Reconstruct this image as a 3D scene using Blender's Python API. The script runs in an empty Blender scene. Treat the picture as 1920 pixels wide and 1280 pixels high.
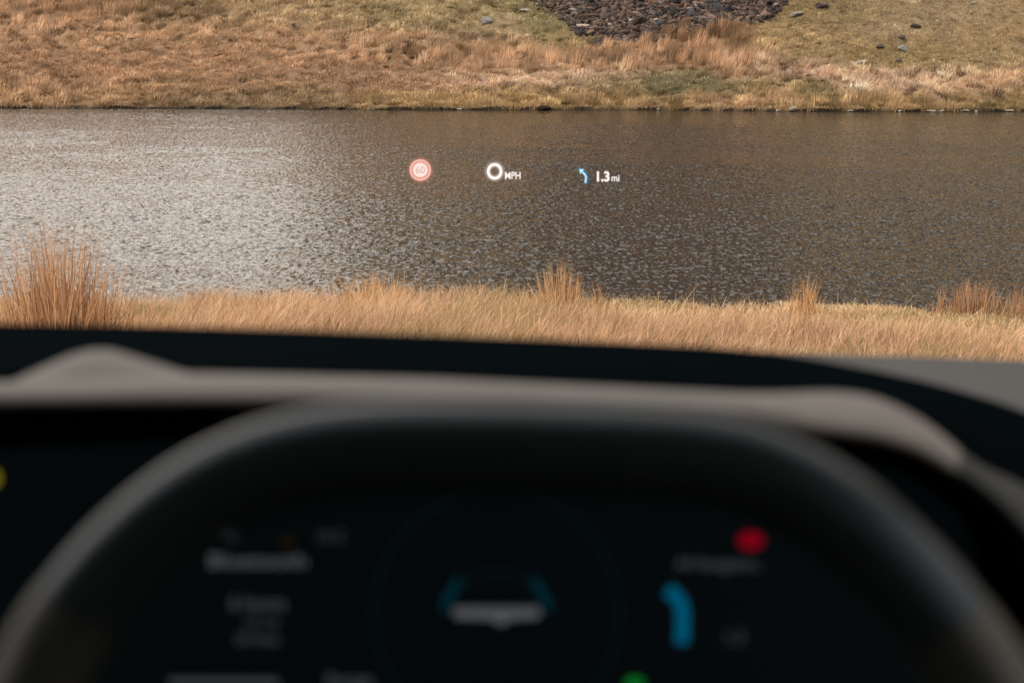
import bpy, bmesh, math
import numpy as np
from mathutils import Vector, Matrix
S = bpy.context.scene
COL = S.collection
R = math.radians
rng = np.random.default_rng(7)

# ------------------------------------------------------------------ camera
CAM_Z, PITCH, FPX = 1.25, R(12), 1920 * 50 / 36
cam_d = bpy.data.cameras.new('camera'); cam_o = bpy.data.objects.new('camera', cam_d); COL.objects.link(cam_o)
cam_o.location = (0, 0, CAM_Z); cam_o.rotation_euler = (R(90) - PITCH, 0, 0)
cam_d.lens = 50; cam_d.sensor_width = 36; cam_d.clip_start = .02; cam_d.clip_end = 3000
cam_d.dof.use_dof = True; cam_d.dof.focus_distance = 20; cam_d.dof.aperture_fstop = 4.8
S.camera = cam_o

# ------------------------------------------------------------------ sky and sun (bright overcast)
SUN_EL, SUN_AZ = R(42), R(215)
w = bpy.data.worlds.new('World'); S.world = w; w.use_nodes = True
nt = w.node_tree; nt.nodes.clear()
sky = nt.nodes.new('ShaderNodeTexSky'); sky.sky_type = 'NISHITA'; sky.sun_disc = False
sky.sun_elevation = SUN_EL; sky.sun_rotation = SUN_AZ; sky.air_density = 1.2; sky.dust_density = 4
hs = nt.nodes.new('ShaderNodeHueSaturation'); hs.inputs['Saturation'].default_value = .05; hs.inputs['Value'].default_value = 1.0
mx = nt.nodes.new('ShaderNodeMix'); mx.data_type = 'RGBA'; mx.inputs[0].default_value = .6
mx.inputs[7].default_value = (9.2, 8.1, 7.0, 1)
bg = nt.nodes.new('ShaderNodeBackground'); bg.inputs[1].default_value = .1
wo = nt.nodes.new('ShaderNodeOutputWorld')
nt.links.new(sky.outputs[0], hs.inputs['Color']); nt.links.new(hs.outputs[0], mx.inputs[6])
wtc = nt.nodes.new('ShaderNodeTexCoord'); dt = nt.nodes.new('ShaderNodeVectorMath'); dt.operation = 'DOT_PRODUCT'
dt.inputs[1].default_value = Vector((-.50, .80, .28)).normalized(); wmr = nt.nodes.new('ShaderNodeMapRange'); wmr.interpolation_type = 'SMOOTHSTEP'
for i_, v_ in ((1, .45), (2, 1.0), (3, .97), (4, 1.50)): wmr.inputs[i_].default_value = v_
wsc = nt.nodes.new('ShaderNodeVectorMath'); wsc.operation = 'SCALE'
nt.links.new(wtc.outputs['Generated'], dt.inputs[0]); nt.links.new(dt.outputs['Value'], wmr.inputs[0]); nt.links.new(wmr.outputs[0], wsc.inputs['Scale'])
nt.links.new(mx.outputs[2], wsc.inputs[0]); nt.links.new(wsc.outputs[0], bg.inputs[0]); nt.links.new(bg.outputs[0], wo.inputs[0])
sd = bpy.data.lights.new('sun', 'SUN'); so = bpy.data.objects.new('sun', sd); COL.objects.link(so)
sd.energy = 1.1; sd.angle = R(14); sd.color = (1, .93, .84)
so.rotation_euler = Vector((-math.sin(SUN_AZ) * math.cos(SUN_EL), -math.cos(SUN_AZ) * math.cos(SUN_EL), -math.sin(SUN_EL))).to_track_quat('-Z', 'Y').to_euler()
so.location = (0, 0, 30)
S.view_settings.view_transform = 'Standard'; S.view_settings.look = 'None'
S.view_settings.exposure = 0.75; S.view_settings.gamma = 1
S.cycles.max_bounces = 6; S.cycles.diffuse_bounces = 3; S.cycles.glossy_bounces = 3
S.cycles.use_denoising = True; S.cycles.denoising_prefilter = 'ACCURATE'; S.cycles.sample_clamp_indirect = 6
S.cycles.caustics_reflective = False; S.cycles.caustics_refractive = False

# ------------------------------------------------------------------ helpers
FW = np.array([0, math.cos(PITCH), -math.sin(PITCH)]); UPV = np.array([0, math.sin(PITCH), math.cos(PITCH)])
C0 = np.array([0, 0, CAM_Z])
def P(px, py, d):
    return C0 + d * (FW + np.array([1., 0, 0]) * (px - 960) / FPX + UPV * (640 - py) / FPX)
def project(x, y, z):
    dz = z - CAM_Z
    dep = y * FW[1] + dz * FW[2]
    return 960 + FPX * x / dep, 640 - FPX * (y * UPV[1] + dz * UPV[2]) / dep

def hash2(ix, iy, seed):
    h = (ix.astype(np.int64) * 374761393 + iy.astype(np.int64) * 668265263 + seed * 974634777) & 0x7fffffff
    h = (h ^ (h >> 13)) * 1274126177 & 0x7fffffff
    return ((h ^ (h >> 16)) & 0xffffff) / float(0xffffff)
def vnoise(x, y, seed=0):
    ix, iy = np.floor(x), np.floor(y); fx, fy = x - ix, y - iy
    fx = fx * fx * (3 - 2 * fx); fy = fy * fy * (3 - 2 * fy)
    a, b = hash2(ix, iy, seed), hash2(ix + 1, iy, seed); c, d = hash2(ix, iy + 1, seed), hash2(ix + 1, iy + 1, seed)
    return (a * (1 - fx) + b * fx) * (1 - fy) + (c * (1 - fx) + d * fx) * fy
def fbm(x, y, seed=0, o=4):
    s = 0; a = .5; t = 0
    for k in range(o):
        s = s + a * vnoise(x * 2 ** k + 17.3 * k, y * 2 ** k - 9.1 * k, seed + k); t += a; a *= .55
    return s / t
def sstep(a, b, x):
    t = np.clip((x - a) / (b - a), 0, 1); return t * t * (3 - 2 * t)

def tag(o, label=None, cat=None, group=None, kind=None):
    for k, v in (('label', label), ('category', cat), ('group', group), ('kind', kind)):
        if v: o[k] = v
    return o
def empty(name, loc=(0, 0, 0), parent=None):
    o = bpy.data.objects.new(name, None); COL.objects.link(o); o.location = loc; o.empty_display_size = .1
    if parent: o.parent = parent
    return o
def link_mesh(name, verts, faces, m, parent=None, smooth=False, cols=None):
    me = bpy.data.meshes.new(name)
    if isinstance(faces, np.ndarray) or (isinstance(faces, tuple) and len(faces) == 2 and isinstance(faces[0], np.ndarray)):
        if isinstance(faces, tuple): loops, starts = faces
        else:
            k = faces.shape[1]; loops = faces.ravel(); starts = np.arange(0, faces.size, k)
        me.vertices.add(len(verts)); me.vertices.foreach_set('co', np.asarray(verts, dtype=np.float32).ravel())
        me.loops.add(len(loops)); me.loops.foreach_set('vertex_index', loops.astype(np.int32))
        me.polygons.add(len(starts)); me.polygons.foreach_set('loop_start', starts.astype(np.int32))
        me.update(calc_edges=True); me.validate()
    else:
        me.from_pydata([tuple(map(float, v)) for v in verts], [], faces); me.update()
    if cols is not None:
        a = me.attributes.new('col', 'FLOAT_COLOR', 'POINT')
        c = np.ones((len(verts), 4), np.float32); c[:, :3] = cols; a.data.foreach_set('color', c.ravel())
    if smooth: me.polygons.foreach_set('use_smooth', np.ones(len(me.polygons), bool))
    me.materials.append(m)
    o = bpy.data.objects.new(name, me); COL.objects.link(o)
    if parent: o.parent = parent
    return o

# ------------------------------------------------------------------ materials
def mat(name, color=(.5, .5, .5), rough=.6, spec=.5, metal=0, noise=0, nscale=20, bump=0, bscale=200, sheen=0, coat=0):
    m = bpy.data.materials.new(name); m.use_nodes = True; t = m.node_tree; b = t.nodes['Principled BSDF']
    b.inputs['Roughness'].default_value = rough; b.inputs['Specular IOR Level'].default_value = spec
    b.inputs['Metallic'].default_value = metal; b.inputs['Base Color'].default_value = (*color, 1)
    b.inputs['Sheen Weight'].default_value = sheen; b.inputs['Coat Weight'].default_value = coat
    tc = t.nodes.new('ShaderNodeTexCoord')
    if noise:
        n = t.nodes.new('ShaderNodeTexNoise'); n.inputs['Scale'].default_value = nscale; n.inputs['Detail'].default_value = 4
        r = t.nodes.new('ShaderNodeValToRGB')
        r.color_ramp.elements[0].position = .3; r.color_ramp.elements[1].position = .7
        r.color_ramp.elements[0].color = tuple(c * (1 - noise) for c in color) + (1,)
        r.color_ramp.elements[1].color = tuple(min(1, c * (1 + noise)) for c in color) + (1,)
        t.links.new(tc.outputs['Object'], n.inputs['Vector']); t.links.new(n.outputs[0], r.inputs[0]); t.links.new(r.outputs[0], b.inputs['Base Color'])
    if bump:
        n = t.nodes.new('ShaderNodeTexNoise'); n.inputs['Scale'].default_value = bscale
        bp = t.nodes.new('ShaderNodeBump'); bp.inputs['Strength'].default_value = bump; bp.inputs['Distance'].default_value = .002
        t.links.new(tc.outputs['Object'], n.inputs['Vector']); t.links.new(n.outputs[0], bp.inputs['Height']); t.links.new(bp.outputs[0], b.inputs['Normal'])
    return m
def emit(name, color, strength):
    m = bpy.data.materials.new(name); m.use_nodes = True; t = m.node_tree; t.nodes.clear()
    e = t.nodes.new('ShaderNodeEmission'); e.inputs[0].default_value = (*color, 1); e.inputs[1].default_value = strength
    o = t.nodes.new('ShaderNodeOutputMaterial'); t.links.new(e.outputs[0], o.inputs[0]); return m
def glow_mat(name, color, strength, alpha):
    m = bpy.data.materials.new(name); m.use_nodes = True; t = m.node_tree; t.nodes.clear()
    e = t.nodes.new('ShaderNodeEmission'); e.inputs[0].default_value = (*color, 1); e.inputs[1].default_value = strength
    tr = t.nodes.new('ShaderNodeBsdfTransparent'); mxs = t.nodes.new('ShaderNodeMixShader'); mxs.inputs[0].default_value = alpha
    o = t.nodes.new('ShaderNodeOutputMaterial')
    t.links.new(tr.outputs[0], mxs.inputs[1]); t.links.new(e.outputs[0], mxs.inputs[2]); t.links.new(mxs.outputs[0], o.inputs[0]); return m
def col_mat(name, transl=.25):
    m = bpy.data.materials.new(name); m.use_nodes = True; t = m.node_tree; t.nodes.clear()
    a = t.nodes.new('ShaderNodeAttribute'); a.attribute_name = 'col'
    d = t.nodes.new('ShaderNodeBsdfDiffuse'); tr = t.nodes.new('ShaderNodeBsdfTranslucent')
    mxs = t.nodes.new('ShaderNodeMixShader'); mxs.inputs[0].default_value = transl; o = t.nodes.new('ShaderNodeOutputMaterial')
    t.links.new(a.outputs['Color'], d.inputs[0]); t.links.new(a.outputs['Color'], tr.inputs[0])
    t.links.new(d.outputs[0], mxs.inputs[1]); t.links.new(tr.outputs[0], mxs.inputs[2]); t.links.new(mxs.outputs[0], o.inputs[0]); return m
def ground_mat(name):
    m = bpy.data.materials.new(name); m.use_nodes = True; t = m.node_tree; b = t.nodes['Principled BSDF']
    b.inputs['Roughness'].default_value = .95; b.inputs['Specular IOR Level'].default_value = .1
    a = t.nodes.new('ShaderNodeAttribute'); a.attribute_name = 'col'
    tc = t.nodes.new('ShaderNodeTexCoord'); n = t.nodes.new('ShaderNodeTexNoise'); n.inputs['Scale'].default_value = 3; n.inputs['Detail'].default_value = 8; n.inputs['Roughness'].default_value = .7
    mr = t.nodes.new('ShaderNodeMapRange'); mr.inputs[1].default_value = .3; mr.inputs[2].default_value = .7; mr.inputs[3].default_value = .45; mr.inputs[4].default_value = 1.5
    vm = t.nodes.new('ShaderNodeVectorMath'); vm.operation = 'SCALE'
    bp = t.nodes.new('ShaderNodeBump'); bp.inputs['Strength'].default_value = .8; bp.inputs['Distance'].default_value = .15
    t.links.new(tc.outputs['Object'], n.inputs['Vector']); t.links.new(n.outputs[0], mr.inputs[0]); t.links.new(a.outputs['Color'], vm.inputs[0])
    t.links.new(mr.outputs[0], vm.inputs['Scale']); t.links.new(vm.outputs[0], b.inputs['Base Color'])
    t.links.new(n.outputs[0], bp.inputs['Height']); t.links.new(bp.outputs[0], b.inputs['Normal']); return m
def water_mat():
    m = bpy.data.materials.new('rippled_water'); m.use_nodes = True; t = m.node_tree; b = t.nodes['Principled BSDF']
    b.inputs['Base Color'].default_value = (.016, .015, .012, 1); b.inputs['Roughness'].default_value = .05; b.inputs['IOR'].default_value = 1.33
    N = t.nodes; L = t.links; tc = N.new('ShaderNodeTexCoord')
    def slope(scale, sx, sy, rot, amp, detail):
        mp = N.new('ShaderNodeMapping'); mp.inputs['Scale'].default_value = (sx, sy, 1); mp.inputs['Rotation'].default_value = (0, 0, rot)
        n = N.new('ShaderNodeTexNoise'); n.inputs['Scale'].default_value = scale; n.inputs['Detail'].default_value = detail; n.inputs['Roughness'].default_value = .6
        L.new(tc.outputs['Object'], mp.inputs[0]); L.new(mp.outputs[0], n.inputs['Vector'])
        s = N.new('ShaderNodeVectorMath'); s.operation = 'SUBTRACT'; s.inputs[1].default_value = (.5, .5, .5)
        q = N.new('ShaderNodeVectorMath'); q.operation = 'SCALE'; q.inputs['Scale'].default_value = amp
        L.new(n.outputs['Color'], s.inputs[0]); L.new(s.outputs[0], q.inputs[0]); return q.outputs[0]
    def add(a, c):
        v = N.new('ShaderNodeVectorMath'); v.operation = 'ADD'; L.new(a, v.inputs[0]); L.new(c, v.inputs[1]); return v.outputs[0]
    geo = N.new('ShaderNodeNewGeometry')
    f = N.new('ShaderNodeVectorMath'); f.operation = 'MULTIPLY'; f.inputs[1].default_value = (1, 1, 0); L.new(slope(15, 1, .62, R(10), 1.15, 2), f.inputs[0])
    u = N.new('ShaderNodeVectorMath'); u.operation = 'ADD'; L.new(geo.outputs['Normal'], u.inputs[1]); L.new(f.outputs[0], u.inputs[0])
    nn = N.new('ShaderNodeVectorMath'); nn.operation = 'NORMALIZE'; L.new(u.outputs[0], nn.inputs[0]); L.new(nn.outputs[0], b.inputs['Normal'])
    return m

M_GRASS = col_mat('dry_grass'); M_GROUND = ground_mat('grassy_ground'); M_WATER = water_mat()

# ------------------------------------------------------------------ terrain
WATER = -1.75
def near_edge(x): return 15.3 + .5 * np.sin(x * .55 + 1) + .7 * (fbm(x * .5, x * 0 + 3., 5, 3) - .5)
def near_z(x, y):
    x = np.asarray(x, float); y = np.asarray(y, float)
    e = near_edge(x)
    z = np.interp(y, [-5, 4, 6.5, 9, 11, 13.5], [0, 0, -.55, -1.22, -1.5, -1.62])
    z = z + .12 * (fbm(x * .8, y * .8, 11, 3) - .5) * sstep(4, 8, y)
    z = np.where(y > 13.5, z - .04 * (y - 13.5), z)
    return np.where(y > e, z - .6 * sstep(0, 1.2, y - e), z)
def far_edge(x):
    return 62.1 - .068 * x + .35 * np.sin(x * .33) + .6 * (fbm(x * .35, x * 0 + 1., 21, 4) - .5)
def hill_z(x, y):
    x = np.asarray(x, float); y = np.asarray(y, float)
    d = y - far_edge(x)
    base = WATER - .6 + .70 * sstep(-.35, .12, d)
    dd = np.maximum(d, 0)
    up = np.interp(dd, [0, 2, 8, 16, 30, 60, 120, 220, 420], [0, .45, 2.3, 5.6, 12, 27, 62, 110, 150])
    up = up * (1 + .1 * (fbm(x * .12, y * .12, 31, 3) - .5) * 2)
    az = x / np.maximum(y, 1)
    hi = sstep(-.20, .10, az + .05 * (fbm(x * .04, y * .04, 33, 3) - .5))
    cap = 4.3 + 150 * hi ** 1.5 + 1.5 * (fbm(x * .08, y * 0, 35, 3))
    k = np.minimum(up, cap) - np.maximum(0, np.minimum(up, cap) - .8 * cap) ** 2 / (2 * .9 * cap)
    bumps = (.55 * (fbm(x * .45, y * .45, 41, 4) - .5) + .42 * (fbm(x * 1.5, y * 1.5, 43, 2) - .5)) * sstep(0, 1.5, d)
    return base + k + bumps

GOLD, RUST, PALE = (.53, .34, .175), (.43, .27, .145), (.68, .47, .275)
GSTR, GREEN, ORNG, DARK = (.42, .31, .16), (.20, .18, .08), (.46, .285, .145), (.13, .07, .04)
# centre, radii, colour, height, uprightness
ZONES = [
 (80, 20, 200, 35, ORNG, .40, .8), (310, 22, 110, 25, (.25, .17, .08), .38, .5), (200, 75, 300, 30, GOLD, .28, .5), (60, 110, 200, 30, (.42, .255, .135), .24, .2),
 (330, 110, 300, 35, (.48, .295, .15), .22, .2), (560, 135, 160, 22, RUST, .18, .1), (800, 150, 120, 22, (.44, .275, .14), .2, .1), (150, 170, 260, 26, (.44, .28, .14), .34, .4), (430, 188, 160, 16, (.32, .22, .11), .3, .3),
 (560, 25, 140, 35, (.48, .34, .17), .34, .2), (760, 25, 170, 35, (.45, .34, .16), .32, .2), (910, 60, 90, 28, GSTR, .22, .2), (620, 75, 200, 22, GOLD, .26, .3), (800, 90, 160, 16, GOLD, .45, 1.),
 (900, 112, 180, 20, ORNG, .4, .9), (1060, 110, 120, 22, GOLD, .45, 1.), (1000, 30, 60, 30, (.30, .25, .11), .14, .2), (1040, 80, 60, 20, (.36, .28, .12), .2, .3),
 (1230, 105, 150, 26, ORNG, .48, 1.), (1340, 72, 60, 22, (.34, .20, .10), .60, 1.), (1350, 110, 90, 24, (.46, .28, .14), .5, 1.),
 (1010, 148, 170, 22, PALE, .26, .2), (1150, 165, 60, 16, (.3, .22, .1), .25, .2), (1270, 160, 120, 20, GREEN, .16, .2), (960, 185, 200, 14, (.42, .28, .12), .3, .4), (1200, 190, 180, 14, (.44, .29, .13), .32, .6),
 (1480, 130, 90, 20, PALE, .42, .5), (1560, 130, 50, 16, PALE, .36, .5), (1460, 165, 90, 18, (.40, .28, .12), .3, .3), (1520, 178, 60, 12, GREEN, .18, .2), (1400, 185, 90, 14, GOLD, .35, .6),
 (1520, 70, 120, 35, (.44, .31, .14), .18, .2), (1700, 40, 180, 40, GSTR, .11, .1), (1880, 60, 120, 45, (.40, .28, .13), .12, .1), (1700, 100, 160, 25, (.36, .26, .11), .11, .1), (1850, 115, 130, 22, (.45, .33, .16), .18, .1),
 (1560, 20, 100, 20, (.30, .22, .09), .12, .1), (1750, 160, 150, 20, PALE, .38, .5), (1880, 155, 90, 20, (.55, .36, .18), .40, .5), (1680, 185, 200, 14, (.42, .28, .12), .34, .7), (1880, 190, 90, 12, (.3, .22, .09), .3, .5),
]
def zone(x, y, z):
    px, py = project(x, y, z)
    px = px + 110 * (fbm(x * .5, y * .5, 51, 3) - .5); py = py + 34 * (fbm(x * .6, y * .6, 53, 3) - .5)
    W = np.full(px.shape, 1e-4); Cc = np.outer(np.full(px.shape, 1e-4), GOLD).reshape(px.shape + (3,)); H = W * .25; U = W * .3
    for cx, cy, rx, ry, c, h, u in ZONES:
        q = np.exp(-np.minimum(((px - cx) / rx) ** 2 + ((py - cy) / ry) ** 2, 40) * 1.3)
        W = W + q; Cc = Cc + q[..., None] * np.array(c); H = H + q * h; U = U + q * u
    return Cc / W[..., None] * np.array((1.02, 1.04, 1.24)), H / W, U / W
def grid(name, xs, ys, zf, cf, m):
    X, Y = np.meshgrid(xs, ys); Z = zf(X, Y); V = np.stack([X.ravel(), Y.ravel(), Z.ravel()], 1)
    nx, ny = len(xs), len(ys); i = (np.arange(ny - 1)[:, None] * nx + np.arange(nx - 1)[None]).ravel()
    F = np.stack([i, i + 1, i + nx + 1, i + nx], 1)
    return tag(link_mesh(name, V, F, m, smooth=True, cols=cf(X, Y, Z).reshape(-1, 3)), kind='structure')
def dens(a, b, c, d, fine, coarse):   # fine between b and c, coarser outside
    return np.unique(np.concatenate([np.linspace(a, b, coarse, endpoint=False), np.arange(b, c, fine), np.linspace(c, d, coarse)]))
def near_col(X, Y, Z):
    n = fbm(X * 1.5, Y * 1.5, 61, 4)[..., None]
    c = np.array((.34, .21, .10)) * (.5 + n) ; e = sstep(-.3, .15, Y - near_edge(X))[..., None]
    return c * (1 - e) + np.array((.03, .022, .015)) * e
def in_scree(px, py):
    top = np.interp(px, [985, 1030, 1060, 1090, 1140, 1200, 1260, 1300, 1350, 1400, 1440, 1480], [2, 14, 40, 70, 86, 80, 72, 56, 44, 48, 34, 0])
    return (py < top) & (px > 985) & (px < 1480)
def hill_col(X, Y, Z):
    c, h, u = zone(X, Y, Z); d = Y - far_edge(X)
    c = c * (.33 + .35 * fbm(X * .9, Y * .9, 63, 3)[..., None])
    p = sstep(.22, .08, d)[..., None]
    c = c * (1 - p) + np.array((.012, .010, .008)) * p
    px, py = project(X, Y, Z)
    s = in_scree(px, np.maximum(py, -400) + 8 * (fbm(X * 2, Y * 2, 65, 2) - .5))[..., None]
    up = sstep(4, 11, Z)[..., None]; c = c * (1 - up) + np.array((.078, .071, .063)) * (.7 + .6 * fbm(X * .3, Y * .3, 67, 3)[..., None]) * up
    return np.where(s, np.array((.085, .065, .055)), c)
grid('ground', dens(-300, -12, 12, 300, .25, 20), dens(-200, 3, 18, 19, .15, 12), near_z, near_col, M_GROUND)
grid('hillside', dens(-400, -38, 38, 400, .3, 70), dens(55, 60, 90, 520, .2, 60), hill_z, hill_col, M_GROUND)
def water_mesh():
    xs = np.arange(-25, 25.01, .036); ys = np.concatenate([np.arange(14.2, 36, .030), np.arange(36, 64.5, .042)])
    X, Y = np.meshgrid(xs.astype(np.float32), ys.astype(np.float32)); Zw = np.zeros_like(X); g = np.random.default_rng(3)
    gx, gy = np.meshgrid(np.linspace(-25, 25, 200), np.linspace(14, 65, 300))
    gust = .62 + .75 * sstep(.3, .7, fbm(gx * .22 + gy * .05, gy * .38, 91, 4)); gust = gust * (.8 + .5 * fbm(gx * .9, gy * 1.6, 93, 2))
    lee = sstep(46, 61, gy) * sstep(-10, 6, gx); gust = gust * (1 - .72 * lee)
    fx = (X + 25) / 50 * 199; fy = (Y - 14) / 51 * 299; ix = np.clip(fx.astype(int), 0, 198); iy = np.clip(fy.astype(int), 0, 298); fx -= ix; fy -= iy
    G = (gust[iy, ix] * (1 - fx) + gust[iy, ix + 1] * fx) * (1 - fy) + (gust[iy + 1, ix] * (1 - fx) + gust[iy + 1, ix + 1] * fx) * fy
    n = 64
    for k in range(n):
        lam = .10 * (.6 / .10) ** (g.random() ** 2.1); th = R(-62) + g.normal(0, .62)
        kk = 2 * math.pi / lam; amp = WSLOPE * math.sqrt(2 / n) / kk
        wob = .6 * g.random()
        Zw += (amp * np.sin(kk * (math.cos(th) * X + math.sin(th) * Y) + g.uniform(0, 6.28) + wob * np.sin(X * g.uniform(.5, 1.4) + Y * g.uniform(.5, 1.4)))).astype(np.float32)
    Zw = Zw * G + WATER
    V = np.stack([X.ravel(), Y.ravel(), Zw.ravel()], 1); nx, ny = len(xs), len(ys)
    i = (np.arange(ny - 1)[:, None] * nx + np.arange(nx - 1)[None]).ravel(); F = np.stack([i, i + 1, i + nx + 1, i + nx], 1)
    x0, x1, y0, y1 = xs[0], xs[-1], ys[0], ys[-1]; b = len(V)
    V = np.vstack([V, [(-600, 12, WATER), (x0, 12, WATER), (x1, 12, WATER), (600, 12, WATER), (-600, 600, WATER), (x0, 600, WATER), (x1, 600, WATER), (600, 600, WATER), (x0, y0, WATER), (x1, y0, WATER), (x0, y1, WATER), (x1, y1, WATER)]])
    F = np.vstack([F, [(b, b + 1, b + 5, b + 4), (b + 2, b + 3, b + 7, b + 6), (b + 1, b + 2, b + 9, b + 8), (b + 10, b + 11, b + 6, b + 5)]])
    return V, F
WSLOPE = .088
V, F = water_mesh()
tag(link_mesh('water', V, F, M_WATER, smooth=True), kind='structure')

def hit_hill(px, py):
    d = FW + np.array([1., 0, 0]) * (px - 960) / FPX + UPV * (640 - py) / FPX
    t = np.linspace(56, 130, 4000); q = C0[None] + t[:, None] * d[None]
    h = hill_z(q[:, 0], q[:, 1]); k = np.argmax(q[:, 2] < np.maximum(h, WATER)); return q[k]

# ------------------------------------------------------------------ grass blades
def blades(base, h, wd, lean, curl, col, segs=2, yaw=None):
    """ribbons: base (N,3), height, width, lean (N,2) sideways travel, curl droop 0..1"""
    n = len(base); ts = np.linspace(0, 1, segs + 1)
    yaw = rng.uniform(-.9, .9, n) if yaw is None else yaw
    side = np.stack([np.cos(yaw), np.sin(yaw), np.zeros(n)], 1)
    V = np.zeros((n, 2 * segs + 1, 3), np.float32)
    for k, t in enumerate(ts):
        c = base.copy(); c[:, :2] += lean * (t ** 1.7)[..., None] if np.ndim(t) else lean * t ** 1.7
        c[:, 2] += h * (t - curl * t ** 2.6)
        wk = wd * (1 - .65 * t)
        if k < segs: V[:, 2 * k] = c - side * wk[:, None] / 2; V[:, 2 * k + 1] = c + side * wk[:, None] / 2
        else: V[:, 2 * k] = c
    b = (np.arange(n) * (2 * segs + 1))[:, None]
    loops = []; st = []
    pat = []
    for k in range(segs - 1): pat += [2 * k, 2 * k + 1, 2 * k + 3, 2 * k + 2]
    pat += [2 * segs - 2, 2 * segs - 1, 2 * segs]
    L = (b + np.array(pat)[None]).ravel()
    off = list(range(0, 4 * (segs - 1), 4)) + [4 * (segs - 1)]
    Sx = ((np.arange(n) * len(pat))[:, None] + np.array(off)[None]).ravel()
    Cc = np.repeat(col, 2 * segs + 1, axis=0)
    return V.reshape(-1, 3), (L, Sx), Cc
def cat_blades(parts):
    Vs, Ls, Ss, Cs = [], [], [], []; vo = lo = 0
    for V, (L, Sx), Cc in parts:
        Vs.append(V); Ls.append(L + vo); Ss.append(Sx + lo); Cs.append(Cc); vo += len(V); lo += len(L)
    return np.concatenate(Vs), (np.concatenate(Ls), np.concatenate(Ss)), np.concatenate(Cs)

# --- near bank grass
def near_grass():
    n = 300000
    x = rng.uniform(-9.5, 9.5, n); y = 9.2 + rng.beta(1.15, 1., n) * 6.6
    e = near_edge(x) - .02; k = y < e; x, y = x[k], y[k]; e = e[k]
    clump = fbm(x * 2.2, y * 2.2, 71, 3); keep = rng.random(len(x)) < sstep(.22, .5, clump) * .8 + .2
    x, y, e, clump = x[keep], y[keep], e[keep], clump[keep]; n = len(x)
    z = near_z(x, y)
    front = sstep(.5, 3.2, e - y)                       # tall in front, short matted turf by the edge on the right
    right = sstep(-1.5, 2.0, x)
    tall = .20 + .24 * front + (1 - right) * .20
    h = tall * (.55 + .6 * clump) * rng.uniform(.6, 1.25, n)
    tall_stem = rng.random(n) < .03
    h = np.minimum(np.where(tall_stem, h * rng.uniform(1.2, 1.9, n) + .06, h), .60 - .012 * np.maximum(0, 13 - y))
    wd = rng.uniform(.004, .0095, n) * np.where(tall_stem, .75, 1)
    a = rng.uniform(0, 2 * np.pi, n); sp = rng.uniform(.02, .26, n) * (1 - .35 * front)
    lean = np.stack([np.cos(a) * sp + .07 * front + .06 * (fbm(x * .7, y * .7, 73, 2) - .5) * 2, np.sin(a) * sp * .8], 1) * (h / .3)[:, None]
    curl = np.clip(rng.uniform(.05, .45, n) + .35 * (1 - front) * right, 0, .8)
    pale = (right * (1 - front))[:, None]
    t = fbm(x * .9, y * 1.3, 75, 3)[:, None]
    c = np.array((.67, .45, .285)) * (1 - pale) + np.array((.74, .54, .33)) * pale
    c = c * (.70 + .5 * t) * rng.uniform(.45, 1.4, (n, 1))
    c = c * (1 + (rng.random((n, 1)) - .5) * np.array([[.05, .15, .3]]))
    brown = rng.random(n) < .12; c[brown] = c[brown] * np.array((.7, .52, .42))
    gr = (rng.random(n) < .05 + .30 * (fbm(x * .8, y * .9, 77, 3) > .60)); c[gr] = np.array((.36, .29, .12)) * rng.uniform(.6, 1.2, (gr.sum(), 1))
    return blades(np.stack([x, y, z], 1), h, wd, lean, curl, np.clip(c, 0, .9), 3)
V, F, Cc = near_grass()
tag(link_mesh('grass', V, F, M_GRASS, cols=Cc), 'tall dry golden grass covering the near bank of the lake', 'grass', kind='stuff')

# --- rush clumps on the near bank: each one a thing
def rush_clump(px, D, half_w, hmax, n, label, col=(.46, .28, .155), r=.12, thick=.0052, name='rush_clump', group='rush clumps on the near bank'):
    x0 = (px - 960) / FPX * (D * FW[1] + 2.7 * math.sin(PITCH)); y0 = D
    bx = x0 + np.clip(rng.normal(0, .5, n), -1.4, 1.4) * half_w; by = y0 + rng.normal(0, .5, n) * r
    prof = np.exp(-((bx - x0) / (half_w * 1.05)) ** 2)
    h = hmax * (.45 + .55 * rng.random(n)) * (.5 + .5 * prof)
    sx = (bx - x0) * .30 + rng.normal(0, .10, n) * hmax; sy = rng.normal(0, .06, n)
    bent = rng.random(n) < .06; sx = np.where(bent, sx + rng.normal(0, .35, n) * hmax, sx)
    base = np.stack([bx, by, near_z(bx, by) - .03], 1)
    c = np.array(col) * rng.uniform(.5, 1.55, (n, 1)) * (1 + (rng.random((n, 1)) - .5) * np.array([[.05, .2, .35]]))
    dk = rng.random(n) < .22; c[dk] *= .35; h = np.where(dk, h * .75, h)
    V, F, Cc = blades(base, h + .03, rng.uniform(.7, 1.3, n) * thick, np.stack([sx, sy], 1), np.where(bent, .4, rng.uniform(0, .10, n)), np.clip(c, 0, .9), 4)
    V[:, 0] -= x0; V[:, 1] -= y0; z0 = float(near_z(x0, y0)); V[:, 2] -= z0
    o = link_mesh(name, V, F, M_GRASS, cols=Cc); o.location = (x0, y0, z0)
    return tag(o, label, 'rushes', group)
rush_clump(120, 9.6, .42, 1.56, 820, 'tallest thick clump of brown rushes standing at the left end of the near bank', r=.4, thick=.0095, col=(.43, .245, .13))
rush_clump(-40, 10.3, .30, 1.2, 160, 'rushes cut by the left edge of the picture beside the tallest clump', r=.3, thick=.009)
rush_clump(265, 10.6, .34, .85, 170, 'short leaning rushes on the right flank of the tallest clump', r=.3, col=(.52, .28, .13), thick=.008)
rush_clump(700, 14.4, .42, .70, 320, 'loose straw coloured tuft under the speed limit symbol', col=(.6, .36, .17), r=.3, thick=.007)
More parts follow.
